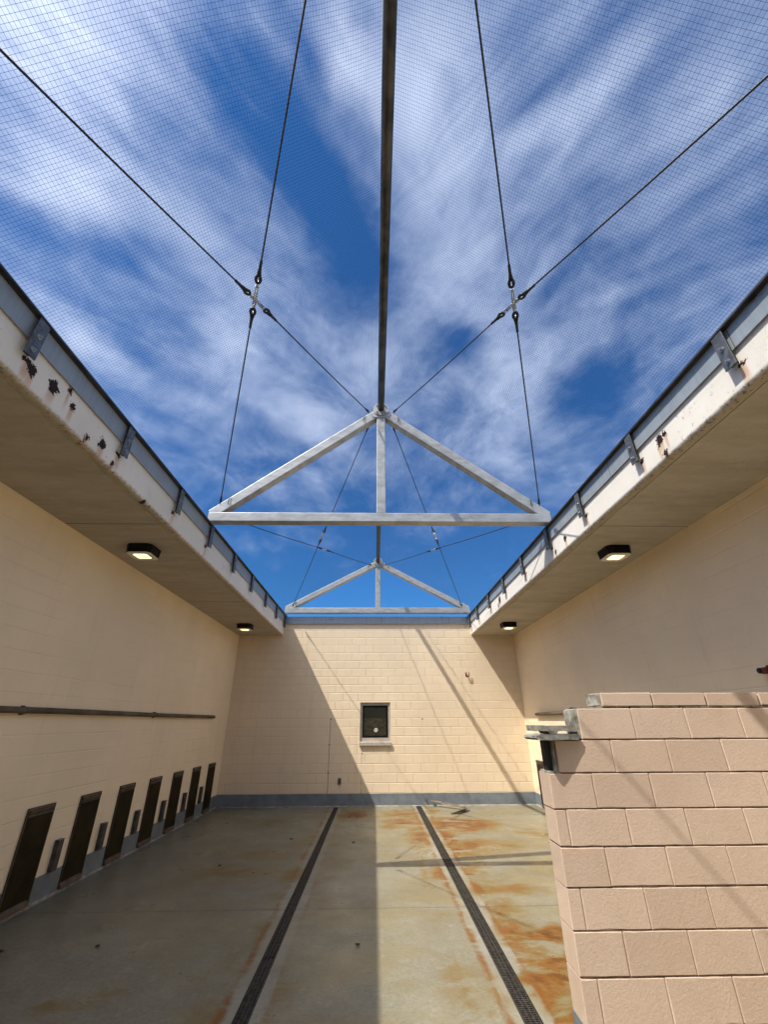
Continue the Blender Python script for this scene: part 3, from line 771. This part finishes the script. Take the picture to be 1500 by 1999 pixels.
# ------------------------------------------------------------------ broken stub wall in the foreground
PX,PY,PT = 1.178, 3.30, .20
st = thing('stub_wall','pinkish beige block stub wall with a broken stepped end in the foreground','wall',(PX,PY,0))
rows=[(.2485,1.274,0),(.447,1.47,0),(.6455,1.262,0),(.844,1.459,0),(1.0425,1.254,0),(1.241,1.466,0),(1.4395,1.641,1.252),(1.638,1.835,1.45)]
b=MB(); mo=MB(); bd=MB()
JB=.0024; JBZ=.0029
def blockbox(mb,x0,x1,z0,z1,y0=PY,y1=PY+PT):
    # slightly uneven block with rounded arrises
    j=lambda s: random.uniform(-s,s)
    q=.0042
    xs=[x0+j(.0015),x1+j(.0015)]; zs=[z0+j(.0012),z1+j(.0012)]; yf=y0+j(.0018)
    nx=max(2,int((x1-x0)/.06)); nz=max(2,int((z1-z0)/.05))
    # body with chamfered front/back, ragged chips along edges
    def ring(y,ins):
        pts=[]
        def chip(): return random.random()**7*.006
        for i in range(nx): t=i/nx; pts.append((xs[0]+ins+(xs[1]-xs[0]-2*ins)*t, zs[0]+ins+(chip() if ins==0 or True else 0)))
        for i in range(nz): t=i/nz; pts.append((xs[1]-ins-chip()*.6, zs[0]+ins+(zs[1]-zs[0]-2*ins)*t))
        for i in range(nx): t=i/nx; pts.append((xs[1]-ins-(xs[1]-xs[0]-2*ins)*t, zs[1]-ins-chip()*.6))
        for i in range(nz): t=i/nz; pts.append((xs[0]+ins+chip()*.6, zs[1]-ins-(zs[1]-zs[0]-2*ins)*t))
        return [(p[0],y,p[1]) for p in pts]
    rs=[ring(yf,q),ring(yf+.003,q*.35),ring(yf+.009,0),ring(y1-.009,0),ring(y1,q)]
    n=len(rs[0]); base=len(mb.v)
    for r_ in rs: mb.v+=r_
    for i in range(4):
        for k in range(n):
            mb.f.append((base+i*n+k,base+i*n+(k+1)%n,base+(i+1)*n+(k+1)%n,base+(i+1)*n+k)); mb.m.append(0); mb.sm.append(False)
    mb.f.append(tuple(base+k for k in range(n))[::-1]); mb.m.append(0); mb.sm.append(False)
    mb.f.append(tuple(base+4*n+k for k in range(n))); mb.m.append(0); mb.sm.append(False)
MOD=.3893; XEND=XR-.002
blockrows=[]
first_c = (.05,1.47,0)
for (z0,xj,xs) in [first_c]+rows:
    xl = PX if xs==0 else xs
    edges=[xl]; x=xj
    while x<XEND-.05: edges.append(x); x+=MOD
    edges.append(XEND)
    for i in range(len(edges)-1):
        a=edges[i]+(JB if i>0 else 0); e=edges[i+1]-JB
        blockbox(b,a,e,z0+JBZ,z0+COURSE-JBZ)
    mo.box(xl+.004,XEND,PY+.0048,PY+PT-.0048,z0+.006 if z0>.1 else -.05,z0+COURSE-.006)
    rc = {1.638:.013,1.4395:.005}.get(z0,.0040)
    if z0>.1: bd.box(xl+.01,XEND,PY+rc,PY+PT-rc,z0-.0058,z0+.0058)
    blockrows.append((z0,xl))
mo.build('mortar_core',M['part'],st); bd.build('mortar_bed',M['mortar'],st)
# top course of half blocks, leaning a little apart with open joints
zt0=1.8475
tx=[1.642,2.016,2.41,2.803,3.195,3.59,XEND]
for i in range(len(tx)-1):
    g=.010 if i!=1 else .006
    blockbox(b,tx[i]+(g*.6 if i else 0),tx[i+1]-g*.5,zt0+random.uniform(0,.004),1.936+random.uniform(-.003,.002))
b.build('blocks',M['part'],st)
mb2=MB()
x=1.62
while x<XEND-.1:
    x2=min(x+random.uniform(.12,.35),XEND); 
    mb2.box(x,x2-.01,PY+.006+random.uniform(0,.012),PY+PT-.01,1.8365,zt0+.001); x=x2
mb2.build('top_mortar',M['brick_raw'],st)
# raw block ends showing at the steps
def rough_slab(pts2, y0, y1, nseg=3, amp=.0025):
    # prism along y with jittered outline
    out=[]; n=len(pts2)
    for i in range(n):
        a=Vector(pts2[i]); e=Vector(pts2[(i+1)%n])
        for k in range(nseg): out.append(a.lerp(e,k/nseg)+Vector((random.uniform(-amp,amp),random.uniform(-amp,amp))))
    m=MB(); rings=[]
    ny=4
    vs=[];fs=[]; N=len(out)
    for j in range(ny+1):
        y=y0+(y1-y0)*j/ny
        for p in out: vs.append((p[0]+random.uniform(-amp,amp)*.35,y+random.uniform(-amp,amp)*.5,p[1]+random.uniform(-amp,amp)*.35))
    for j in range(ny):
        for k in range(N): fs.append((j*N+k,j*N+(k+1)%N,(j+1)*N+(k+1)%N,(j+1)*N+k))
    fs.append(tuple(range(N))[::-1]); fs.append(tuple(ny*N+k for k in range(N)))
    m.add(vs,fs); return m
rough_slab([(1.425,1.645),(1.4495,1.645),(1.4495,1.832),(1.422,1.828)],PY+.012,PY+PT-.01,3,.0025).build('raw_end',M['brick_raw'],st)
rough_slab([(1.616,1.852),(1.6415,1.850),(1.6415,1.934),(1.618,1.930)],PY+.012,PY+PT-.008,3,.0025).build('raw_end',M['brick_raw'],st)
rough_slab([(1.232,1.4425),(1.2515,1.4425),(1.2515,1.632),(1.236,1.632)],PY+.02,PY+PT-.01,5,.003).build('raw_end',M['brick_raw'],st)
rough_slab([(1.185,1.4385),(1.60,1.4385),(1.60,1.4425),(1.19,1.450)],PY+.012,PY+PT-.01,6,.003).build('mortar_bed',M['brick_raw'],st)
rough_slab([(1.455,1.8365),(1.62,1.8365),(1.62,1.8445),(1.46,1.845)],PY+.012,PY+PT-.012,6,.003).build('mortar_bed',M['brick_raw'],st)
MB().box(PX-.004,PX-.0003,PY-.0055,PY+PT,.0,.243).build('base_band',M['band'],st)
MB().box(PX,XEND,PY-.0055,PY-.0022,.0,.249).build('base_band',M['band'],st)
# dark steel post in the gap and the loose stones laid on it
r=thing('post_stub','black upright post standing in the broken end of the stub wall','post',(1.215,PY+.07,1.45))
MB().box(1.192,1.222,PY+.05,PY+.13,1.447,1.632).build('post',M['void'],r,bevel=.004)
MB().box(1.222,1.2305,PY+.055,PY+.15,1.447,1.631).build('flange',M['rail'],r)
sb=rough_slab([(1.108,1.6395),(1.25,1.6385),(1.41,1.6385),(1.425,1.655),(1.41,1.672),(1.27,1.676),(1.125,1.673),(1.098,1.666),(1.094,1.652)],PY-.022,PY+.165,3,.0018)
# the slab lies askew: its free end sticks out further in front of the wall
sb.v=[(x, y-.075*max(0,min(1,(1.42-x)/.30))*max(0,min(1,(PY+.165-y)/.187)), z) for x,y,z in sb.v]
o=sb.build('stone_slab',M['slabstone'],at=(1.27,PY+.05,1.638)); tag(o,'grey rounded stone slab bridging the gap at the broken wall end','stone')
fb=rough_slab([(1.118,1.694),(1.20,1.693),(1.213,1.6765),(1.262,1.6765),(1.277,1.691),(1.408,1.690),(1.410,1.722),(1.30,1.727),(1.20,1.7255),(1.117,1.729)],PY-.012,PY+.15,3,.002)
fb.v=[(x, y-.05*max(0,min(1,(1.42-x)/.30))*max(0,min(1,(PY+.15-y)/.162)), z) for x,y,z in fb.v]
o=fb.build('broken_block',M['brick_raw'],at=(1.27,PY+.05,1.68)); tag(o,'broken mottled block fragment lying on top of the grey stone slab','stone')

# ------------------------------------------------------------------ sky, sun, camera
LX,LY = .561,.345
sun_dir = Vector((LX,LY,-1)).normalized()
elev = math.asin(-sun_dir.z)
SUN, SKY, EXPO = 3.0, .125, 1.26
CLOUD = 4.4
GLOW = 8.5  # cloud gain around the sun, raised mostly out of frame as added fill
SKYTINT = (.115,.295,.48)
sl = bpy.data.lights.new('sun','SUN'); sl.energy=SUN; sl.angle=math.radians(.53); sl.color=(1.0,.955,.885)
so = bpy.data.objects.new('sun',sl); COL.objects.link(so); so.rotation_euler = sun_dir.to_track_quat('-Z','Y').to_euler(); so.location=(-8,-6,20)
wd = bpy.data.worlds.new('World'); SC.world=wd; wd.use_nodes=True
b=NB(wd.node_tree)
sky=b.n('ShaderNodeTexSky'); sky.sky_type='NISHITA'; sky.sun_disc=False; sky.sun_elevation=elev
# nishita: rotation 0 puts the sun at +Y, positive turns it clockwise seen from above
sky.sun_rotation = math.atan2(-LX,-LY) % (2*math.pi); sky.altitude=300; sky.air_density=1.0; sky.dust_density=.35; sky.ozone_density=2.2
tc=b.n('ShaderNodeTexCoord').outputs['Generated']; x,y,z=b.xyz(tc); zz=b.m('MAXIMUM',z,.06)
u=b.m('DIVIDE',x,zz); v=b.m('DIVIDE',y,zz); q=b.comb(u,v,0.0)
def warpv(vec, sc, amt, seed):
    nz=b.n('ShaderNodeTexNoise',{'Vector':b.map(vec,(seed,seed*1.7,0)),'Scale':sc,'Detail':4.0,'Roughness':.6}).outputs['Color']
    c=b.n('ShaderNodeVectorMath',{0:nz,1:(.5,.5,.5)},operation='SUBTRACT').outputs[0]
    c=b.n('ShaderNodeVectorMath',{0:c,'Scale':amt},operation='SCALE').outputs[0]
    return b.n('ShaderNodeVectorMath',{0:vec,1:c},operation='ADD').outputs[0]
qb=warpv(q,4.0,.16,3.3)
BL=[(-0.67,0.52,0.13,0.08,0.39,1.0),(-0.54,0.31,0.14,0.06,0.36,0.45),(-0.46,0.53,0.19,0.1,1.05,0.45),(-0.05,0.3,0.09,0.04,0.63,0.8),(-0.21,0.26,0.06,0.03,0.97,0.35),(0.09,0.34,0.15,0.09,1.24,0.9),(0.22,0.46,0.25,0.1,-1.03,0.75),(0.36,0.32,0.17,0.05,-0.68,0.6),(0.6,0.35,0.14,0.07,-0.96,0.6),(0.77,0.52,0.11,0.06,-1.01,0.35),(-0.84,0.9,0.17,0.08,1.32,0.9),(-0.43,0.91,0.19,0.08,-1.05,0.5),(-0.33,1.08,0.26,0.11,-1.86,0.4),(-0.02,0.97,0.21,0.13,1.39,0.55),(-0.23,1.32,0.22,0.13,1.11,0.6),(0.54,1.17,0.32,0.15,0.68,0.5),(0.51,1.48,0.24,0.11,0.92,0.5),(0.66,0.69,0.09,0.03,-0.4,0.45),(-0.43,1.72,0.31,0.13,-0.52,0.5),(0.25,0.73,0.16,0.08,0.94,0.6),(-0.66,1.15,0.12,0.05,0.53,0.4),(-1.09,1.37,0.22,0.1,1.21,0.4),(-0.54,2.4,0.33,0.16,-0.17,0.3),
    (-0.14,0.48,0.30,0.085,1.10,-0.75),(-0.68,0.6,0.19,0.05,0.24,-0.5),(-0.78,1.44,0.17,0.08,0.73,-0.4),(0.48,0.66,0.15,0.04,-1.08,-0.5),(0.76,1.11,0.24,0.13,-1.58,-0.45),(-0.02,0.74,0.20,0.08,1.32,-0.45),(-0.4,1.66,0.19,0.09,1.1,-0.5),(-0.06,0.53,0.11,0.05,1.08,-0.5),(0.28,0.33,0.11,0.03,-0.69,-0.35),(0.26,0.92,0.13,0.06,0.95,-0.6),(-0.3,0.32,0.07,0.03,0.71,-0.25)]
tot=None
for (cx,cy,rx,ry,an,am) in BL:
    k=b.mul(b.blob(qb,cx,cy,rx*1.5,ry*1.6,an,.0),am); tot=k if tot is None else b.add(tot,k)
# streaky fibres: one direction left of the ridge, another right of it
q2=warpv(q,1.8,.30,7.7)
qn=b.comb(b.m('DIVIDE',x,b.add(zz,.45)),b.m('DIVIDE',y,b.add(zz,.45)),0.0)
qn=b.n('ShaderNodeVectorMath',{0:qn,'Scale':1.55},operation='SCALE').outputs[0]
q2=warpv(qn,1.5,.22,7.7)
def fibres(ang,seed):
    vv=b.map(q2,(seed,0,0),(0,0,ang),(1.0,.27,1.0),'TEXTURE'); return b.noise(vv,1.8,9,.62,.6)
fl_=fibres(.78,1.0); fr_=fibres(-.85,4.0)
side=b.sm(u,-.15,.2)
fib=b.add(b.mul(fl_,b.sub(1.0,side)),b.mul(fr_,side))
puff=b.noise(q2,3.6,10,.66,.25)
low=b.sm(v,.45,1.05)            # cottony low down, streaked overhead
dens=b.add(b.mul(b.mul(b.sub(fib,.5),b.sub(1.2,b.mul(low,.5))),1.0),b.mul(b.sub(puff,.5),b.add(1.05,b.mul(low,.75))))
dens=b.add(dens,b.mul(tot,.60))
dens=b.sub(dens, b.sm(v,1.2,3.0,0.0,.58))   # thinner low towards the far wall
dens=b.add(dens,b.mul(b.sm(v,.22,-.25),.55))  # extra cloud added overhead and behind the camera, unseen, to fill the shade
cl=b.sm(dens,-.50,1.18,0.0,.84)
skyc=b.mix(1.0, sky.outputs[0], SKYTINT, 'MULTIPLY')
# cirrus whitens toward the sun; its brightness is boosted out of view to lift shade
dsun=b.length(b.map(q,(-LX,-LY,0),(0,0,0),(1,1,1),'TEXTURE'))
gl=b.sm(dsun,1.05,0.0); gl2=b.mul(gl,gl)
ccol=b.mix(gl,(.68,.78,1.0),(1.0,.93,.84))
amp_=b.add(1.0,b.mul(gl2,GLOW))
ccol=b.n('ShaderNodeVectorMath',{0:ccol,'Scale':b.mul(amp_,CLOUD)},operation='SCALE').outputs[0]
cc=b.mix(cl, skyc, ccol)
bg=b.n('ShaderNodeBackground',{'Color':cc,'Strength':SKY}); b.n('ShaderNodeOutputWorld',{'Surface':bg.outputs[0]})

cam=bpy.data.cameras.new('camera'); co=bpy.data.objects.new('camera',cam); COL.objects.link(co)
Rm=((0.99976422,-0.02112994,-0.00500257),(-0.00495302,-0.44622424,0.89490748),(0.02114161,0.8946717,0.44622368))
right,up,fw=[Vector(v) for v in Rm]
m=Matrix((right,up,-fw)).transposed().to_4x4(); m.translation=Vector((0,0,HC)); co.matrix_world=m
cam.sensor_fit='HORIZONTAL'; cam.sensor_width=36; cam.lens=36*824.317/1500; cam.clip_start=.05; cam.clip_end=500
SC.camera=co
vs=SC.view_settings; vs.view_transform='Standard'; vs.look='None'; vs.exposure=EXPO; vs.gamma=1; vs.use_curve_mapping=False
SC.render.engine='CYCLES'
cy=SC.cycles; cy.use_denoising=True; cy.max_bounces=8; cy.diffuse_bounces=6; cy.glossy_bounces=4; cy.transparent_max_bounces=8; cy.sample_clamp_indirect=6
SC.render.film_transparent=False
